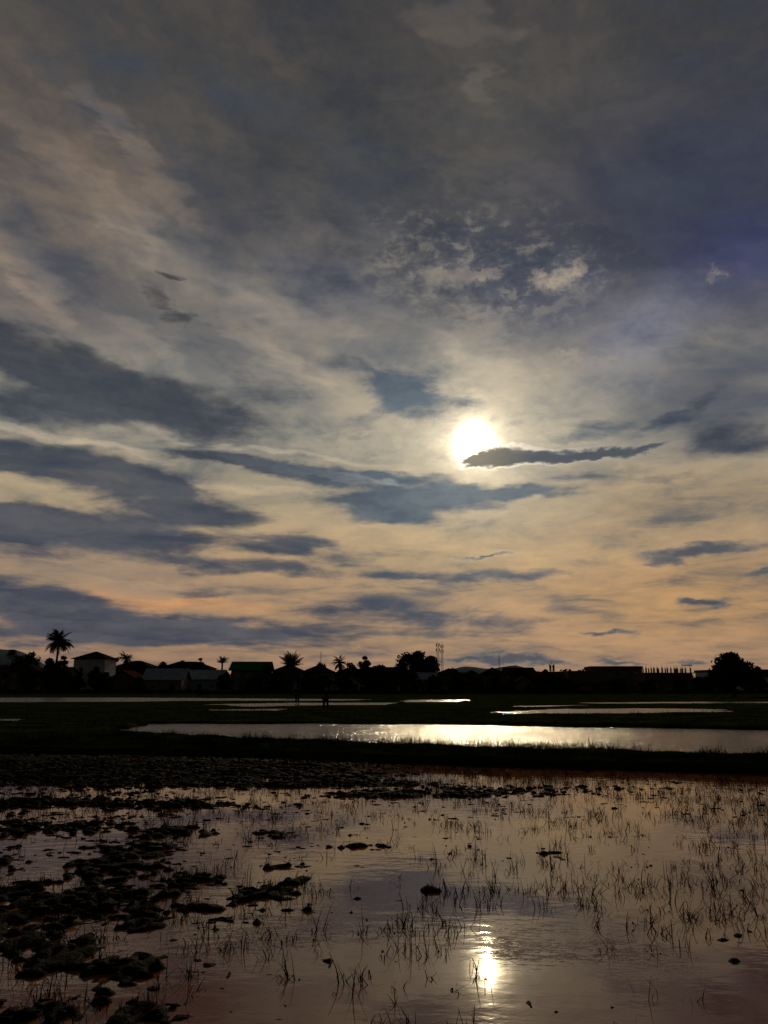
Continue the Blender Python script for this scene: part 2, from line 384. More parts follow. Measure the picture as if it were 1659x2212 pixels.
def sdist(X, Y, poly):
    d = np.full(X.shape, 1e9); inside = np.zeros(X.shape, bool)
    n = len(poly)
    for i in range(n):
        ax, ay = poly[i]; bx, by = poly[(i+1) % n]
        ex, ey = bx-ax, by-ay; wx, wy = X-ax, Y-ay
        t = np.clip((wx*ex+wy*ey)/(ex*ex+ey*ey+1e-9), 0, 1)
        d = np.minimum(d, (wx-ex*t)**2+(wy-ey*t)**2)
        c = ((ay > Y) != (by > Y)) & (X < (bx-ax)*(Y-ay)/(by-ay+1e-12)+ax)
        inside ^= c
    d = np.sqrt(d); return np.where(inside, d, -d)
mudblobs = [(250,1878,130,34,1.0),(130,1960,210,36,1.0),(20,2010,180,50,.95),(320,1990,70,26,.9),(180,2085,150,38,.7),(310,2090,50,22,.8),
 (170,2190,220,45,.65),(90,1790,170,18,.75),(380,1800,110,14,.8),(280,1835,120,16,.8),(580,1930,80,20,.75),(450,1955,70,18,.8),
 (600,1872,60,10,.75),(632,1905,34,9,.9),(585,1802,60,11,.8),(760,1830,110,8,.6),(200,1655,700,34,1.15),(560,1680,300,18,.85),(700,1692,260,10,.75),
 (950,1715,280,10,.85),(800,1716,90,9,.7),(1150,1703,280,7,.6),(60,1735,260,12,.75),(0,1870,90,20,.8),(930,1925,24,8,.9),(430,1740,200,8,.6),
 (500,2000,90,20,.5),(420,1900,90,16,.75),(640,1970,60,10,.5),(1190,1845,30,8,.45),(30,1920,90,16,.9),(300,1930,120,16,.85),(100,2050,140,28,.75)]
MB = []
for px, py, rx, ry, w in mudblobs:
    x, y = g(px, py); x2, _ = g(px+rx, py); _, yn = g(px, py+ry); _, yf = g(px, py-ry)
    MB.append((x, y, x2-x, abs(yf-yn)/2, w))
def mud(X, Y):
    m = np.zeros(X.shape)
    for x, y, a, b, w in MB:
        r = np.sqrt(((X-x)/a)**2+((Y-y)/b)**2); m += w*sstep(1.4, 0.3, r)
    m += 0.24*sstep(0.0, -0.35, X/np.maximum(Y, 2.0))*(Y > 2)
    return np.clip(m, 0, 1.1)
def ground_h(X, Y):
    dist = np.hypot(X, Y)
    wob = (fbm(X*0.9, Y*0.9, 3)-.5)*np.clip(dist*0.05, .4, 2.5)
    h = 0.10+0.10*fbm(X*0.8, Y*0.8, 5)+0.03*fbm(X*5, Y*5, 6)
    far = 0.02+0.09*fbm(X*0.25, Y*0.25, 5)
    h = np.where(Y > 45, far, h*(1-sstep(32, 45, Y))+far*sstep(32, 45, Y))
    s1 = sdist(X, Y, P1); s2 = sdist(X, Y, P2)
    h = h+0.15*np.exp(-((s1+0.95)/0.55)**2)*(1+0.9*(fbm(X*1.1, Y*1.1, 21)-.5))
    h = h+0.16*sstep(150, 190, dist)
    n = 0.20*fbm(X*1.7, Y*1.5, 31)+0.38*fbm(X*5.5, Y*5.5, 37, 3)+0.42*vnoise(X*15, Y*15, 47)
    bed = np.clip((n-(0.75-0.29*mud(X, Y)))*0.24, -0.07, 0.035)
    bed = bed+np.where(bed > 0, 0.022*(fbm(X*13, Y*13, 49, 2)-.45), 0)
    k1 = sstep(-0.10, 0.25, s1+wob*0.5)
    h = h*(1-k1)+bed*k1
    for i, p in enumerate(polys[1:]):
        s = s2 if i == 0 else sdist(X, Y, p)
        sc_ = 0.3 if i == 0 else 0.9
        k = sstep(-sc_, sc_, s+wob*0.8); h = h*(1-k)-0.09*k
    return h
def grow(s, st, gr, end):
    o = []; v = s
    while v < end: v += st; st *= gr; o.append(v)
    return o
xr = grow(8.5, 0.030, 1.03, 5000); xm = list(np.arange(-8.5, 8.501, 0.030))
xs = np.array([-v for v in reversed(xr)]+xm+xr)
ys = np.array([3.2-v for v in reversed(grow(0, 0.06, 1.06, 300))]+list(np.arange(3.2, 20.5, 0.030))+grow(20.45, 0.04, 1.016, 6000))
X, Y = np.meshgrid(xs, ys); Z = ground_h(X, Y)
nx, ny = len(xs), len(ys)
idx = np.arange(nx*ny).reshape(ny, nx)
Fq = np.stack([idx[:-1,:-1], idx[:-1,1:], idx[1:,1:], idx[1:,:-1]], -1).reshape(-1, 4)
M_ground = mat("soil_and_grass", (0.028, 0.042, 0.010), 0.9, (0.010, 0.010, 0.005), 0.5, 0.03, 9)
gm = npmesh("ground", np.stack([X, Y, Z], -1).reshape(-1, 3), Fq, M_ground, True)
# near paddy bed is bare mud, land beyond is grassy soil
gm.materials.append(M_mud)
cxm = 0.5*(xs[:-1]+xs[1:]); cym = 0.5*(ys[:-1]+ys[1:]); XM, YM = np.meshgrid(cxm, cym)
gm.polygons.foreach_set("material_index", (sdist(XM, YM, P1) > 0.1).astype(np.int32).ravel())
go = link(gm, "ground"); go["kind"] = "structure"; go["label"] = "dark muddy rice field ground with grassy earth bunds"

def water(poly, m, z=0.0, grow_=0.0):
    cx = sum(p[0] for p in poly)/len(poly); cy = sum(p[1] for p in poly)/len(poly)
    V = [(cx+(x-cx)*(1+grow_), cy+(y-cy)*(1+grow_), z) for x, y in poly]
    o = link(pmesh("water", V, [tuple(range(len(V)))], m), "water"); o["kind"] = "structure"
    return o
w1 = [(x, y+0.3) if y > 5 else (x, y) for x, y in P1]
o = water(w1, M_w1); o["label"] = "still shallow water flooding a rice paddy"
o = water(P2, M_w2, 0, 0.02); o["label"] = "wind-rippled water in a rice paddy glittering in sunlight"
for p in polys[2:]:
    o = water(p, M_w3, 0, 0.10); o["label"] = "thin strip of flooded rice paddy water"

# ------------------------------------------------------------------ blades
def blades(P, H, A, TH, W, name, m):
    n = len(P); segs = TH.shape[1]
    pts = [P.copy()]; cur = P.copy(); d = np.stack([np.cos(A), np.sin(A)], 1)
    for k in range(segs):
        L = (H/segs)[:, None]
        cur = cur+np.concatenate([d*np.sin(TH[:, k:k+1])*L, np.cos(TH[:, k:k+1])*L], 1); pts.append(cur.copy())
    fa = rng.uniform(0, pi, n); wv = np.stack([np.cos(fa), np.sin(fa)*0.6, np.zeros(n)], 1)
    V = []
    for k, p in enumerate(pts):
        ww = (W*(1-0.7*k/segs))[:, None]
        V += [p-wv*ww, p+wv*ww]
    V = np.stack(V, 1)
    vpb = 2*(segs+1); base = np.arange(n)[:, None]*vpb
    Fq = np.concatenate([base+np.array([2*k, 2*k+1, 2*k+3, 2*k+2])[None] for k in range(segs)], 0)
    me = npmesh(name, V.reshape(-1, 3), Fq, m); o = link(me, name); o["kind"] = "stuff"
    return o
nT = 17000
ty = np.sqrt(rng.uniform(3.2**2, 19.0**2, nT)); tx = rng.uniform(-1, 1, nT)*(ty*0.62+1.0)
clump = fbm(tx*1.1, ty*1.1, 71)
rows = 0.5+0.5*np.sin((ty+0.12*tx)*2*pi/0.55+2*fbm(tx*.4, ty*.4, 72))
s1 = sdist(tx, ty, P1)
keep = (s1 > 0.15) & (rng.uniform(0, 1, nT) < (sstep(0.41, 0.60, clump)*0.70+0.08)*(0.35+0.65*rows)+0.12*(ty > 10.5))
tx, ty = tx[keep], ty[keep]
nb = 2+rng.poisson(4.2, len(tx)); rep = np.repeat(np.arange(len(tx)), nb)
n = len(rep)
ts = rng.uniform(0.3, 1.0, len(tx))**1.3+.1
BP = np.stack([tx[rep]+rng.normal(0, .032, n), ty[rep]+rng.normal(0, .032, n), np.full(n, -0.015)], 1)
H = rng.uniform(0.05, 0.19, n)*ts[rep]+.03
TH = np.zeros((n, 4)); TH[:, 0] = np.abs(rng.normal(0.4, .45, n))
kink = rng.uniform(0, 1, n) < 0.5; kp = rng.integers(1, 4, n)
for k in range(1, 4):
    TH[:, k] = TH[:, k-1]+rng.uniform(0, .2, n)+np.where(kink & (kp == k), rng.uniform(.7, 2.0, n), 0)
o = blades(BP, H, rng.uniform(0, 2*pi, n), TH, rng.uniform(.0024, .0054, n), "rice_stubble", M_straw)
o["label"] = "thin bent rice stubble standing in shallow water"; o["category"] = "stubble"
def grass(n, xf, cond, hmin, hmax, wid, name, lab):
    x, y = xf(n); ok = cond(x, y); x, y = x[ok], y[ok]
    z = ground_h(x, y); ok = z > 0.0; x, y, z = x[ok], y[ok], z[ok]
    n = len(x); A = rng.uniform(0, 2*pi, n)
    tuft = 0.35+1.9*sstep(.48, .75, fbm(x*1.7, y*1.7, 91))
    TH = np.cumsum(np.abs(rng.normal(.12, .25, (n, 3))), 1)
    o = blades(np.stack([x, y, z-.01], 1), rng.uniform(hmin, hmax, n)*tuft, A, TH, np.full(n, wid)*rng.uniform(.6, 1.3, n), name, M_grass)
    o["label"] = lab; o["category"] = "grass"
def f1(n):
    y = rng.uniform(15, 27, n); return rng.uniform(-.66, .66, n)*y, y
grass(110000, f1, lambda x, y: (sdist(x, y, P1) < 0.15) & (sdist(x, y, P2) < 0.25), .03, .14, .006, "bund_grass", "short ragged grass covering the earth bund between paddies")
def f2(n):
    y = rng.uniform(27, 62, n); return rng.uniform(-.66, .66, n)*y, y
grass(60000, f2, lambda x, y: np.min([-sdist(x, y, p) for p in polys[1:]], 0) > -0.1, .02, .11, .012, "field_grass", "low grass on the field margins beyond the water")
def f3(n):
    y = np.sqrt(rng.uniform(3.2**2, 17**2, n)); return rng.uniform(-.66, .66, n)*y, y
grass(170000, f3, lambda x, y: (sdist(x, y, P1) > 0.1) & (mud(x, y) > .2) & (fbm(x*2, y*2, 55) > .36), .01, .065, .0036, "weeds", "small weeds sprouting from mud islands")

import bmesh
bm = bmesh.new(); bmesh.ops.create_icosphere(bm, subdivisions=2, radius=1.0)
IV = np.array([v.co[:] for v in bm.verts]); IF = np.array([[v.index for v in f.verts] for f in bm.faces]); bm.free()
nC = 110000
cy_ = np.sqrt(rng.uniform(3.6**2, 18.5**2, nC)); cx_ = rng.uniform(-.64, .64, nC)*cy_
mm = mud(cx_, cy_)
leftb = sstep(0.12, -0.40, cx_/cy_)
clb = sstep(.42, .60, fbm(cx_*2.2, cy_*2.2, 77))
pr = 0.003+(0.15*mm**1.2+0.08*leftb+0.05*(cy_ > 10.5)*(cy_ < 14.5))*(.12+clb)
ok = (rng.uniform(0, 1, nC) < pr) & (sdist(cx_, cy_, P1) > .1)
cx_, cy_ = cx_[ok], cy_[ok]; mm = mm[ok]; nC = len(cx_)
R = np.minimum(rng.gamma(1.7, .0125, nC)+.007, .05)*(0.45+0.45*np.minimum(mm, 1))
R *= np.clip(0.62+(cy_-4)*0.055, .62, 1.1)
d1 = fbm(IV[:, 0][None]*2.6+np.arange(nC)[:, None]*3.7, IV[:, 1][None]*2.6+IV[:, 2][None]*2.0, 63, 3)
VV = IV[None]*(0.0+2.0*d1[..., None]+rng.normal(0, .28, (nC, len(IV)))[..., None])
an = rng.normal(0, .5, nC)
VV = VV*np.stack([R*rng.uniform(1.0, 3.0, nC), R*rng.uniform(.8, 1.5, nC), R*rng.uniform(.30, .65, nC)], 1)[:, None, :]
xx_ = VV[..., 0]*np.cos(an)[:, None]-VV[..., 1]*np.sin(an)[:, None]; yy_ = VV[..., 0]*np.sin(an)[:, None]+VV[..., 1]*np.cos(an)[:, None]
VV = np.stack([xx_, yy_, VV[..., 2]], -1)
gz = np.maximum(ground_h(cx_, cy_), -0.006)
VV = VV+np.stack([cx_, cy_, gz+R*0.05], 1)[:, None, :]
FF = (IF[None]+(np.arange(nC)*len(IV))[:, None, None]).reshape(-1, 3)
o = link(npmesh("mud_clods", VV.reshape(-1, 3), FF, M_mud, False), "mud_clods"); o["kind"] = "stuff"
o["label"] = "scattered wet mud clods breaking the water surface"; o["category"] = "mud"

# ------------------------------------------------------------------ trees
def tube(path, radii, sides=7):
    V = []; Fs = []
    for (p, r) in zip(path, radii):
        for k in range(sides):
            a = 2*pi*k/sides; V.append((p[0]+r*cos(a), p[1]+r*sin(a), p[2]))
    for i in range(len(path)-1):
        for k in range(sides):
            a = i*sides+k; b = i*sides+(k+1) % sides
            Fs.append((a, b, b+sides, a+sides))
    return V, Fs
def add(acc, vf):
    b = len(acc[0]); acc[0].extend(vf[0]); acc[1].extend([tuple(i+b for i in f) for f in vf[1]])
def leafquads(centres, size):
    n = len(centres)
    a = rng.normal(0, 1, (n, 3)); a /= np.linalg.norm(a, axis=1)[:, None]
    b = np.cross(a, rng.normal(0, 1, (n, 3))); b /= np.linalg.norm(b, axis=1)[:, None]
    s = (size*rng.uniform(.5, 1.3, n))[:, None]
    V = np.stack([centres-a*s, centres-b*s*.45, centres+a*s, centres+b*s*.45], 1).reshape(-1, 3)
    return V, np.arange(4*n).reshape(n, 4)
def tree(px, top, wpx, Yd, label, leaf=.35, nl=2600, bot=None, name="tree"):
    x = xat(px, Yd); zt = zat(top, Yd); w = wpx/F*Yd*0.975; z0 = 0.2
    root = link(None, name, loc=(x, Yd, z0)); h = zt-z0
    zc0 = h*0.28 if bot is None else bot*h
    acc = [[], []]
    add(acc, tube([(0,0,-.3),(.1,0,h*.25),(-.1,.1,h*.55),(0,0,h*.8)], [h*.035+.08, h*.028+.05, h*.018+.03, .04]))
    lobes = []
    for i in range(18):
        a = rng.uniform(0, 2*pi); t = rng.uniform(0, 1); zc = zc0+(h-zc0)*(.15+.68*t)
        rr = w/2*(0.66*math.sin(pi*min(1, .25+.62*t)))*rng.uniform(.35, 1.2)
        c = (rr*cos(a), rr*sin(a), zc); lobes.append((c, w*rng.uniform(.11, .22)))
        add(acc, tube([(0,0,max(.5, zc*.55)), (c[0]*.5, c[1]*.5, zc*.8), c], [.09, .06, .02], 5))
    lobes.append(((0, 0, h-w*.12), w*.13))
    link(pmesh("trunk", acc[0], acc[1], M_bark), "trunk", root)
    cs = []
    for c, r in lobes:
        k = nl//len(lobes); p = rng.normal(0, 1, (k, 3)); p /= np.linalg.norm(p, axis=1)[:, None]
        p *= (r*rng.uniform(.35, 1.12, k))[:, None]; p[:, 2] *= .75; cs.append(p+np.array(c))
    cs = np.concatenate(cs); V, Fq = leafquads(cs, leaf)
    link(npmesh("crown", V, Fq, M_leaf), "crown", root)
    root["label"] = label; root["category"] = "tree"; root["group"] = "trees around the village"
    return root
def palm(px, top, wpx, Yd, label, upright=False, nf=26, wl=.28):
    x = xat(px, Yd); zt = zat(top, Yd); w = wpx/F*Yd; z0 = 0.2; h = zt-z0
    root = link(None, "palm_tree", loc=(x, Yd, z0))
    hub = h-w*(.30 if not upright else .62); hub = max(hub, .4)
    pth = [(0.5*math.sin(t*1.6)*min(1, hub/8)-.5*math.sin(1.6)*min(1, hub/8), 0, -.3+(hub+.3)*t) for t in np.linspace(0, 1, 9)]
    tv = tube(pth, list(np.linspace(.34, .22, 9)))
    link(pmesh("trunk", tv[0], tv[1], M_bark), "trunk", root)
    V = []; Fs = []
    for i in range(nf):
        a = 2*pi*i/nf+rng.uniform(-.2, .2); L = w*.60*rng.uniform(.7, 1.1)
        e = rng.uniform(-.9, 1.3) if not upright else rng.uniform(.4, 1.45)
        droop = (1.5 if not upright else .7)*rng.uniform(.6, 1.2)
        p = np.array([0., 0., hub]); K = 12; d2 = np.array([cos(a), sin(a), 0]); side = np.array([-sin(a), cos(a), 0])
        for k in range(K):
            t = k/K; ang = e-droop*t*t
            stp = (d2*cos(ang)+np.array([0, 0, 1])*sin(ang))*(L/K); qn = p+stp
            r = .05; b = len(V)
            V += [tuple(p-side*r), tuple(p+side*r), tuple(qn+side*r), tuple(qn-side*r)]; Fs.append((b,b+1,b+2,b+3))
            ll = L*wl*math.sin(pi*min(1, .15+t*.85))+.1
            for sg in (-1, 1):
                for j in (0, .5):
                    s0 = p+stp*j; s1_ = s0+stp*.6
                    tip = s0+side*sg*ll*.75+stp*.8+np.array([0, 0, -ll*rng.uniform(.3, .75)])
                    b = len(V); V += [tuple(s0), tuple(s1_), tuple(tip)]; Fs.append((b, b+1, b+2))
            p = qn
    link(pmesh("crown", V, Fs, M_leaf2), "crown", root)
    root["label"] = label; root["category"] = "palm tree"; root["group"] = "palms around the village"
palm(118, 1368, 60, 190, "tall coconut palm with drooping fronds beside a house", nf=50, wl=.34)
palm(268, 1411, 36, 225, "small coconut palm rising behind low roofs", nf=24)
palm(628, 1404, 56, 200, "bushy palm with upright spiky fronds behind roofs", True, 44)
palm(733, 1420, 38, 215, "short palm with spreading fronds among trees", False, 26)
palm(1010, 1448, 28, 205, "small palm between dark roofs", True, 18)
palm(478, 1414, 28, 205, "narrow spiky palm beside a green roofed house", True, 24)
tree(905, 1403, 108, 200, "broad dense leafy tree next to a mast", bot=.15, nl=6500, leaf=.42)
tree(868, 1422, 50, 205, "low leafy tree under a bigger crown", bot=.1)
tree(1585, 1406, 118, 130, "rounded leafy tree standing alone at the field edge", bot=.06, nl=11000, leaf=.30)
tree(788, 1416, 44, 210, "pointed leafy tree between village houses", bot=.1)
tree(755, 1430, 58, 200, "leafy tree with an uneven crown by the houses", bot=.05)
tree(822, 1434, 56, 205, "leafy tree with an uneven crown by the houses", bot=.05)
tree(430, 1421, 28, 240, "small leafy tree behind metal roofs", bot=.1)
tree(20, 1402, 64, 230, "leafy tree at the village edge", bot=.1)
tree(62, 1406, 64, 220, "leafy tree at the village edge", bot=.1)
tree(102, 1420, 48, 200, "leafy tree around the foot of a tall palm", bot=.1, nl=3400)
tree(132, 1416, 44, 202, "leafy tree around the foot of a tall palm", bot=.1, nl=3400)
tree(-30, 1408, 60, 215, "leafy tree at the village edge", bot=.1)
tree(245, 1420, 50, 230, "leafy tree behind low roofs", bot=.1)
tree(690, 1430, 54, 230, "leafy tree behind low roofs", bot=.1)
tree(1130, 1442, 46, 215, "leafy tree behind low roofs", bot=.1)
tree(1180, 1445, 44, 205, "leafy tree behind low roofs", bot=.1)
tree(1640, 1440, 40, 170, "leafy tree beside a pale house wall", bot=.1)
tree(1528, 1462, 30, 180, "small leafy tree beside a pale house", bot=.05)
tree(575, 1434, 44, 210, "leafy tree behind a green roof", bot=.1)
tree(350, 1428, 50, 240, "leafy tree behind metal roofs", bot=.1)
tree(300, 1430, 44, 238, "leafy tree behind metal roofs", bot=.1)
tree(390, 1426, 44, 238, "leafy tree behind metal roofs", bot=.1)
tree(980, 1442, 44, 225, "leafy tree behind low roofs", bot=.1)
tree(1060, 1446, 40, 228, "leafy tree behind low roofs", bot=.1)
FR = "dark leafy tree standing before the village houses"
for px, tp, wd in ((-20,1440,60),(60,1444,56),(112,1430,50),(136,1442,46),(170,1450,40),(205,1440,48),(228,1452,40),(300,1462,36),(488,1452,44),(548,1462,44),(598,1448,46),
                   (668,1452,44),(700,1458,50),(745,1456,40),(800,1450,54),(845,1452,50),(890,1448,60),(935,1458,50),(985,1460,46),
                   (1030,1466,40),(1070,1462,40),(1102,1468,36),(1165,1460,44),(1215,1462,44),(1250,1470,40),(1330,1470,50),(1400,1468,44),(1470,1466,44),(1510,1462,36),(1625,1464,44)):
    tree(px, tp, wd, 174+rng.uniform(0, 10), FR, bot=.03, nl=1700, leaf=.38)

# ------------------------------------------------------------------ houses
WIN = {}
def winmesh(w, h):
    k = (w, h)
    if k not in WIN:
        fr = boxes([(-w/2,w/2,-.05,0,-h/2,-h/2+.08),(-w/2,w/2,-.05,0,h/2-.08,h/2),(-w/2,-w/2+.08,-.05,0,-h/2+.08,h/2-.08),(w/2-.08,w/2,-.05,0,-h/2+.08,h/2-.08),(-.03,.03,-.045,0,-h/2+.08,h/2-.08)])
        V, Fs = fr; b = len(V); v2, f2 = boxes([(-w/2+.081,-.031,-.02,0,-h/2+.081,h/2-.081),(.031,w/2-.081,-.02,0,-h/2+.081,h/2-.081)])
        me = pmesh("window", V+v2, Fs+[tuple(i+b for i in f) for f in f2], [M_white, M_glass])
        for i, p in enumerate(me.polygons): p.material_index = 0 if i < len(Fs) else 1
        WIN[k] = me
    return WIN[k]
DOOR = pmesh("door", *boxes([(-.45,.45,-.06,0,0,2.05),(-.55,-.452,-.09,0,0,2.15),(.452,.55,-.09,0,0,2.15),(-.452,.452,-.09,0,2.052,2.15)]), M_wood)
def house(px0, px1, top, Yd, kind, roofh, wm, rm, label, rot=0.0, depth=None, storeys=None):
    x0, x1 = xat(px0, Yd), xat(px1, Yd); w = x1-x0; z0 = 0.18
    H = zat(top, Yd)-z0; d = depth or min(w*.8, 10)
    ov = .7 if kind != 'flat' else 0
    w -= 2*ov; wh = max(H-roofh, 2.2)
    root = link(None, "house", loc=((x0+x1)/2, Yd+d/2, z0), rotz=rot)
    root["label"] = label; root["category"] = "house"; root["group"] = "houses of the village"
    if kind == 'flat':
        link(pmesh("wall", *boxes([(-w/2,w/2,-d/2,d/2,-.5,wh)]), wm), "wall", root)
        link(pmesh("roof", *boxes([(-w/2-.2,w/2+.2,-d/2-.2,d/2+.2,wh+.003,wh+.18),
             (-w/2-.2,w/2+.2,-d/2-.2,-d/2-.05,wh+.183,wh+roofh),(-w/2-.2,w/2+.2,d/2+.05,d/2+.2,wh+.183,wh+roofh),
             (-w/2-.2,-w/2-.05,-d/2-.047,d/2+.047,wh+.183,wh+roofh),(w/2+.05,w/2+.2,-d/2-.047,d/2+.047,wh+.183,wh+roofh)]), rm), "roof", root)
    else:
        V, Fs = boxes([(-w/2,w/2,-d/2,d/2,-.5,wh)])
        if kind == 'gable_front':
            b = len(V); V += [(-w/2,-d/2+.01,wh),(w/2,-d/2+.01,wh),(0,-d/2+.01,wh+roofh*.92),(-w/2,d/2-.01,wh),(w/2,d/2-.01,wh),(0,d/2-.01,wh+roofh*.92)]
            Fs += [(b,b+1,b+2),(b+4,b+3,b+5)]
        if kind == 'gable':
            b = len(V); V += [(-w/2+.01,-d/2,wh),(-w/2+.01,d/2,wh),(-w/2+.01,0,wh+roofh*.92),(w/2-.01,-d/2,wh),(w/2-.01,d/2,wh),(w/2-.01,0,wh+roofh*.92)]
            Fs += [(b+1,b,b+2),(b+3,b+4,b+5)]
        link(pmesh("wall", V, Fs, wm), "wall", root)
        W, Dp = w/2+ov, d/2+ov; e = wh-.02; t = .14
        if kind == 'hip':
            r = max(W-Dp, .05)
            top_ = [(-W,-Dp,e+t),(W,-Dp,e+t),(W,Dp,e+t),(-W,Dp,e+t),(-r,0,wh+roofh),(r,0,wh+roofh)]
            bot_ = [(-W,-Dp,e+.023),(W,-Dp,e+.023),(W,Dp,e+.023),(-W,Dp,e+.023)]
            V = top_+bot_; Fs = [(0,1,5,4),(1,2,5),(2,3,4,5),(3,0,4),(6,7,1,0),(7,8,2,1),(8,9,3,2),(9,6,0,3),(9,8,7,6)]
        elif kind == 'gable':
            V = [(-W,-Dp,e),(W,-Dp,e),(W,0,wh+roofh-t),(-W,0,wh+roofh-t),(W,Dp,e),(-W,Dp,e)]
            V += [(x, y, z+t) for x, y, z in V]
            Fs = [(6,7,8,9),(9,8,10,11),(3,2,1,0),(5,4,2,3),(0,1,7,6),(4,5,11,10),(1,2,8,7),(2,4,10,8),(3,0,6,9),(5,3,9,11)]
        else:
            V = [(-W,-Dp,e),(-W,Dp,e),(0,Dp,wh+roofh-t),(0,-Dp,wh+roofh-t),(W,Dp,e),(W,-Dp,e)]
            V += [(x, y, z+t) for x, y, z in V]
            Fs = [(6,9,8,7),(9,11,10,8),(0,1,2,3),(3,2,4,5),(1,0,6,7),(5,4,10,11),(0,3,9,6),(3,5,11,9),(2,1,7,8),(4,2,8,10)]
        link(pmesh("roof", V, Fs, rm), "roof", root)
    st = storeys or (2 if wh > 5 else 1); sh = wh/st
    nw = max(2, int(w/3.2))
    for s in range(st):
        for i in range(nw):
            xx = -w/2+w*(i+.5)/nw; zz = s*sh+min(1.6, sh*.55)
            if s == 0 and i == nw//2:
                link(DOOR, "door", root, (xx, -d/2-.003, 0)); continue
            link(winmesh(1.2, 1.1 if sh > 2.4 else .8), "window", root, (xx, -d/2-.003, zz))
    return root
HS = [
 (150,230,1406,215,'hip',2.2,M_white,M_dark,"white two-storey house with a dark hipped roof"),
 (232,302,1448,195,'gable_front',2.4,M_brick,M_rust,"low brick house with a rusty gabled roof"),
 (303,396,1443,190,'gable',2.9,M_cream,M_zinc,"cream house with a wide grey metal roof"),
 (388,482,1446,200,'gable',2.6,M_blue,M_zinc,"pale blue house with a grey metal roof"),
 (492,582,1428,215,'gable',2.6,M_conc,M_green,"grey house with a green metal roof"),
 (10,80,1432,205,'hip',2.0,M_conc,M_tile,"concrete house with a brown tiled hip roof"),
 (82,148,1440,205,'gable',1.8,M_conc,M_rust,"plain concrete house with a rusty roof"),
 (-60,8,1436,205,'gable',2.0,M_conc,M_rust,"plain concrete house with a rusty roof"),
 (235,330,1426,245,'hip',2.4,M_conc,M_tile,"large concrete house with a brown tiled roof"),
 (335,455,1428,250,'hip',2.4,M_conc,M_tile,"long concrete house with a brown roof"),
 (585,655,1434,225,'hip',2.2,M_conc,M_tile,"concrete house with a brown hipped roof"),
 (650,722,1435,210,'hip',2.2,M_conc,M_dark,"concrete house with a dark hipped roof"),
 (560,640,1455,185,'gable',1.8,M_conc,M_dark,"low concrete house with a dark roof"),
 (715,800,1440,230,'hip',2.0,M_conc,M_tile,"concrete house with a brown hipped roof"),
 (795,868,1440,222,'gable',2.0,M_conc,M_dark,"concrete house with a dark gabled roof"),
 (720,790,1458,188,'gable_front',2.0,M_blue,M_dark,"small pale blue house with a dark roof"),
 (880,945,1452,190,'gable',1.8,M_white,M_zinc,"small white house with a grey metal roof under a tree"),
 (940,1005,1443,215,'hip',1.8,M_conc,M_tile,"concrete house with a brown hipped roof"),
 (1000,1040,1447,225,'gable_front',1.8,M_brick,M_tile,"narrow brick house with a brown roof"),
 (1036,1100,1441,215,'hip',2.2,M_cream,M_dark,"cream house with a dark hipped roof"),
 (1092,1160,1441,222,'gable',2.2,M_conc,M_tile,"concrete house with a brown gabled roof"),
 (1150,1232,1450,212,'gable',1.8,M_conc,M_rust,"low concrete house with a rusty roof"),
 (1040,1100,1462,185,'gable',1.6,M_conc,M_rust,"low shed-like house with a rusty roof"),
 (1110,1160,1464,185,'gable_front',1.8,M_cream,M_rust,"small cream house with a rusty roof"),
 (1232,1300,1449,205,'flat',.7,M_conc,M_conc,"flat-roofed grey concrete building"),
 (1283,1392,1439,215,'flat',.8,M_conc,M_conc,"long flat-roofed two-storey concrete block"),
 (1240,1310,1468,180,'gable',1.4,M_brick,M_rust,"low brick outbuilding with a rusty roof"),
 (1528,1600,1447,200,'flat',.6,M_white,M_conc,"white flat-roofed house behind a round tree"),
 (1612,1720,1445,190,'gable',1.8,M_white,M_dark,"white house with a dark gabled roof"),
]
for h in HS:
    house(*h, rot=random.uniform(-.12, .12))
Yd = 200; x0, x1 = xat(1396, Yd), xat(1500, Yd); w = x1-x0; hz = zat(1453, Yd)-.22; d = 8
root = link(None, "unfinished_building", loc=((x0+x1)/2, Yd+d/2, .22))
root["label"] = "unfinished concrete frame building with bare columns on its roof"; root["category"] = "building"
link(pmesh("wall", *boxes([(-w/2,w/2,-d/2,d/2,-.5,hz*.5-.003)]), M_conc), "wall", root)
link(pmesh("floor_slab", *boxes([(-w/2-.3,w/2+.3,-d/2-.3,d/2+.3,hz*.5,hz*.5+.2)]), M_conc), "floor_slab", root)
link(pmesh("upper_wall", *boxes([(-w/2,w/2,-d/2+.6,d/2,hz*.5+.203,hz-.203)]), M_brick), "upper_wall", root)
link(pmesh("roof_slab", *boxes([(-w/2-.3,w/2+.3,-d/2-.3,d/2+.3,hz-.2,hz)]), M_conc), "roof_slab", root)
COL = pmesh("column", *boxes([(-.14,.14,-.14,.14,.003,1.15),(-.11,-.08,-.11,-.08,1.15,1.7),(.08,.11,-.11,-.08,1.15,1.6),(-.11,-.08,.08,.11,1.15,1.75)]), M_conc)
xx = -w/2+.4
while xx < w/2-.2:
    link(COL, "column", root, (xx, -d/2+.3, hz)); 
    if random.random() < .6: link(COL, "column", root, (xx+.3, d/2-.4, hz))
    xx += random.choice([.75, .9, 1.3])
link(pmesh("roof_beam", *boxes([(w*.28,w/2,-d/2+.1,-d/2+.5,hz+1.76,hz+1.95)]), M_conc), "roof_beam", root)
for i in range(3): link(winmesh(1.2, 1.1), "window", root, (-w/2+w*(i+.5)/3, -d/2-.003, 1.6))

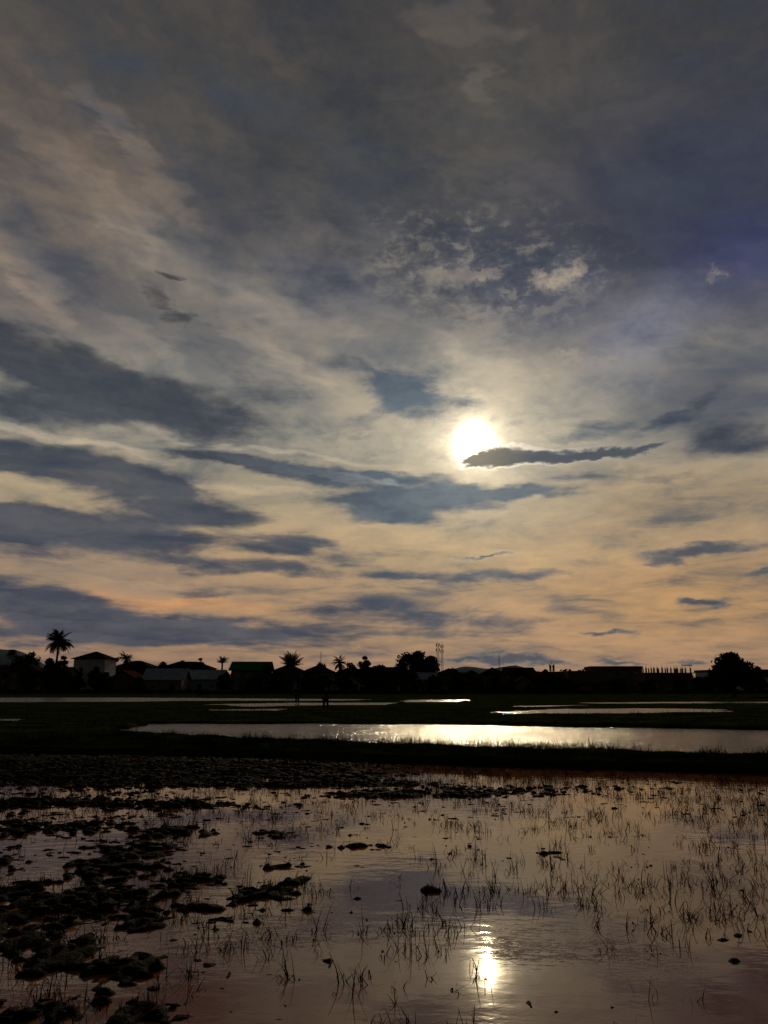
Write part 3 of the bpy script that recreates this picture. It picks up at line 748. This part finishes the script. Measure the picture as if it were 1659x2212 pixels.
def beam(p, q_, r):
    p = Vector(p); q_ = Vector(q_); dd = (q_-p).normalized(); u = dd.orthogonal().normalized()*r; v = dd.cross(u).normalized()*r
    V = [tuple(k) for k in (p+u, p+v, p-u, p-v, q_+u, q_+v, q_-u, q_-v)]
    return V, [(0,1,5,4),(1,2,6,5),(2,3,7,6),(3,0,4,7),(0,3,2,1),(4,5,6,7)]
def mast(px, top, Yd, wb, wt, r, label, ant=True):
    x = xat(px, Yd); h = zat(top, Yd)-.2; root = link(None, "lattice_mast", loc=(x, Yd, .2)); root["label"] = label; root["category"] = "mast"; root["group"] = "lattice masts above the roofs"
    A = [[], []]; cs = [(-1,-1),(1,-1),(1,1),(-1,1)]; K = 10
    def pt(c, t): ww = wb*(1-t)+wt*t; return (c[0]*ww/2, c[1]*ww/2, h*t)
    for c in cs: add(A, beam(pt(c, 0), pt(c, 1), r))
    for k in range(K):
        for i in range(4):
            a, b = cs[i], cs[(i+1) % 4]
            add(A, beam(pt(a, k/K), pt(b, (k+1)/K), r*.6)); add(A, beam(pt(a, (k+1)/K), pt(b, (k+1)/K), r*.6))
    link(pmesh("frame", A[0], A[1], M_steel), "frame", root)
    if ant:
        B = [[], []]
        for s in (-1, 1):
            for zz in (.97, .86): add(B, boxes([(s*wt*.9-.18, s*wt*.9+.18, -.3, .1, h*zz-.9, h*zz+.7)]))
        add(B, beam((0, 0, h), (0, 0, h+1.5), r*.7))
        link(pmesh("antenna", B[0], B[1], M_steel), "antenna", root)
mast(947, 1390, 420, 1.5, .9, .10, "tall steel lattice mast with panel antennas above trees")
mast(956, 1393, 430, 1.2, .7, .09, "slender steel lattice mast beside a taller one")
mast(1080, 1413, 420, .7, .3, .05, "thin distant radio mast above house roofs", False)
mast(692, 1408, 420, .7, .3, .05, "thin distant radio mast above house roofs", False)
mast(1194, 1437, 300, 1.2, .9, .10, "short rooftop mast with antennas", True)

cs = []
for i in range(1100):
    yy = rng.uniform(168, 186); xx = rng.uniform(-150, 150); r = rng.uniform(.4, 1.5)
    p = rng.normal(0, 1, (34, 3)); p /= np.linalg.norm(p, axis=1)[:, None]; p *= (r*rng.uniform(.4, 1, 34))[:, None]; p[:, 2] = np.abs(p[:, 2])*.9
    cs.append(p+np.array([xx, yy, .15]))
V, Fq = leafquads(np.concatenate(cs), .3)
o = link(npmesh("shrubs", V, Fq, M_leaf), "shrubs"); o["kind"] = "stuff"; o["label"] = "dark scrubby bushes along the edge of the village"; o["category"] = "bushes"
cs = []
for i in range(1100):
    xx = rng.uniform(-190, 190); yy = rng.uniform(262, 300); r = rng.uniform(1.2, 2.6); top_ = 2.0+5.2*float(fbm(np.array([xx*.06]), np.array([3.]), 8)[0])
    p = rng.normal(0, 1, (60, 3)); p /= np.linalg.norm(p, axis=1)[:, None]; p *= (r*rng.uniform(.4, 1, 60))[:, None]
    cs.append(p+np.array([xx, yy, rng.uniform(.3, 1)*top_]))
V, Fq = leafquads(np.concatenate(cs), .7)
o = link(npmesh("distant_woods", V, Fq, M_leaf), "distant_woods"); o["kind"] = "stuff"; o["label"] = "mass of dark trees behind the village houses"; o["category"] = "woods"
def hill(pts, Yd):
    xs_ = np.linspace(xat(pts[0][0], Yd), xat(pts[-1][0], Yd), 120)
    zz = np.interp(xs_, [xat(p[0], Yd) for p in pts], [zat(p[1], Yd) for p in pts])
    zz = zz+(fbm(xs_*.02, xs_*0, 4)-.5)*8; zz = np.maximum(zz, 0)
    V = []; 
    for t, f in ((-400, 0), (-200, .6), (0, 1), (200, .6), (400, 0)):
        for a, b in zip(xs_, zz): V.append((a, Yd+t, b*f-1))
    n_ = len(xs_); Fs = [[r*n_+i, r*n_+i+1, (r+1)*n_+i+1, (r+1)*n_+i] for r in range(4) for i in range(n_-1)]
    o = link(npmesh("hill", np.array(V), np.array(Fs), M_hill, True), "hill"); o["kind"] = "structure"; o["label"] = "hazy blue distant hill"
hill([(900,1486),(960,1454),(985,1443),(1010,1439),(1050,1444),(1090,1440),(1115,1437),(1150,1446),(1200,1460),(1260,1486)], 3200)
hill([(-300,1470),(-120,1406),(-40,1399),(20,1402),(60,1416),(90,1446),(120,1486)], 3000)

# ------------------------------------------------------------------ people
def skin(name, pts, edges, radii, m, parent=None):
    me = bpy.data.meshes.new(name); me.from_pydata(pts, edges, []); me.materials.append(m)
    o = link(me, name, parent)
    md = o.modifiers.new("skin", 'SKIN'); md.use_smooth_shade = True
    for i, r in enumerate(radii):
        sv = me.skin_vertices[0].data[i]; sv.radius = (r, r) if not isinstance(r, tuple) else r; sv.use_root = (i == 0)
    sb = o.modifiers.new("sub", 'SUBSURF'); sb.levels = 1; sb.render_levels = 1
    return o
def person(px, py, label, bend=0.0, rot=0.0, arm=0.25):
    x, y = gnd(px, py); z = max(float(ground_h(np.array([x]), np.array([y]))[0]), -.04)
    P = [(0,0,.92),(0,-.02-bend*.2,1.15),(0,0-bend*.5,1.38),(0,-.01-bend*.6,1.47),(0,-.02-bend*.65,1.56),(0,-.02-bend*.7,1.66)]
    E = [(0,1),(1,2),(2,3),(3,4),(4,5)]; R = [.13,.12,.13,.055,.09,.075]
    for s in (-1, 1):
        b = len(P); sh = P[2]
        P += [(s*.18,sh[1],1.39),(s*(.22+arm*.2),sh[1]+.02,1.12),(s*(.2+arm*.3),sh[1]-.10,.88),(s*(.2+arm*.3),sh[1]-.12,.80)]
        E += [(2,b),(b,b+1),(b+1,b+2),(b+2,b+3)]; R += [.058,.043,.028,.034]
        hx, hy, hz_ = P[b+3]
        for k, (dx_, L_) in enumerate(((-.03,.075),(-.01,.085),(.01,.08),(.03,.065))):
            c = len(P); P += [(hx+dx_*.3,hy+dx_,hz_-.05),(hx+dx_*.3,hy+dx_-.01,hz_-.05-L_)]; E += [(b+3,c),(c,c+1)]; R += [.010,.008]
        c = len(P); P += [(hx-s*.02,hy-.045,hz_-.01),(hx-s*.02,hy-.06,hz_-.05)]; E += [(b+3,c),(c,c+1)]; R += [.011,.009]
        b = len(P); P += [(s*.10,0,.86),(s*.13,-.02,.48),(s*.14,.02,.09),(s*.15,-.14,.04)]
        E += [(0,b),(b,b+1),(b+1,b+2),(b+2,b+3)]; R += [.095,.062,.042,.035]
    body = skin("person", P, E, R, M_skin); body.location = (x, y, z); body.rotation_euler = (0, 0, rot)
    body["label"] = label; body["category"] = "person"
    ai = [6, 6+4+10+4]
    TP = [P[0], P[1], P[2]]; TE = [(0,1),(1,2)]; TR = [.155,.145,.155]
    for i in ai:
        b = len(TP); TP += [P[i], P[i+1]]; TE += [(2,b),(b,b+1)]; TR += [.075,.06]
    skin("shirt", TP, TE, TR, M_shirt, body)
    TP = [(0,0,.93)]; TE = []; TR = [.15]
    for s in (-1, 1):
        b = len(TP); TP += [(s*.10,0,.84),(s*.13,-.02,.48),(s*.14,.02,.2)]; TE += [(0,b),(b,b+1),(b+1,b+2)]; TR += [.115,.085,.07]
    skin("trousers", TP, TE, TR, M_trs, body)
    hd = P[5]; skin("hair", [(hd[0],hd[1]+.03,hd[2]-.06),(hd[0],hd[1]+.02,hd[2]+.02)], [(0,1)], [.09,.07], M_hair, body)
person(703, 1540, "person in dark clothes standing at the flooded field edge", 0.05, .4)
person(642, 1526, "person in dark clothes standing on a paddy bund", 0.15, -2.4, .4)
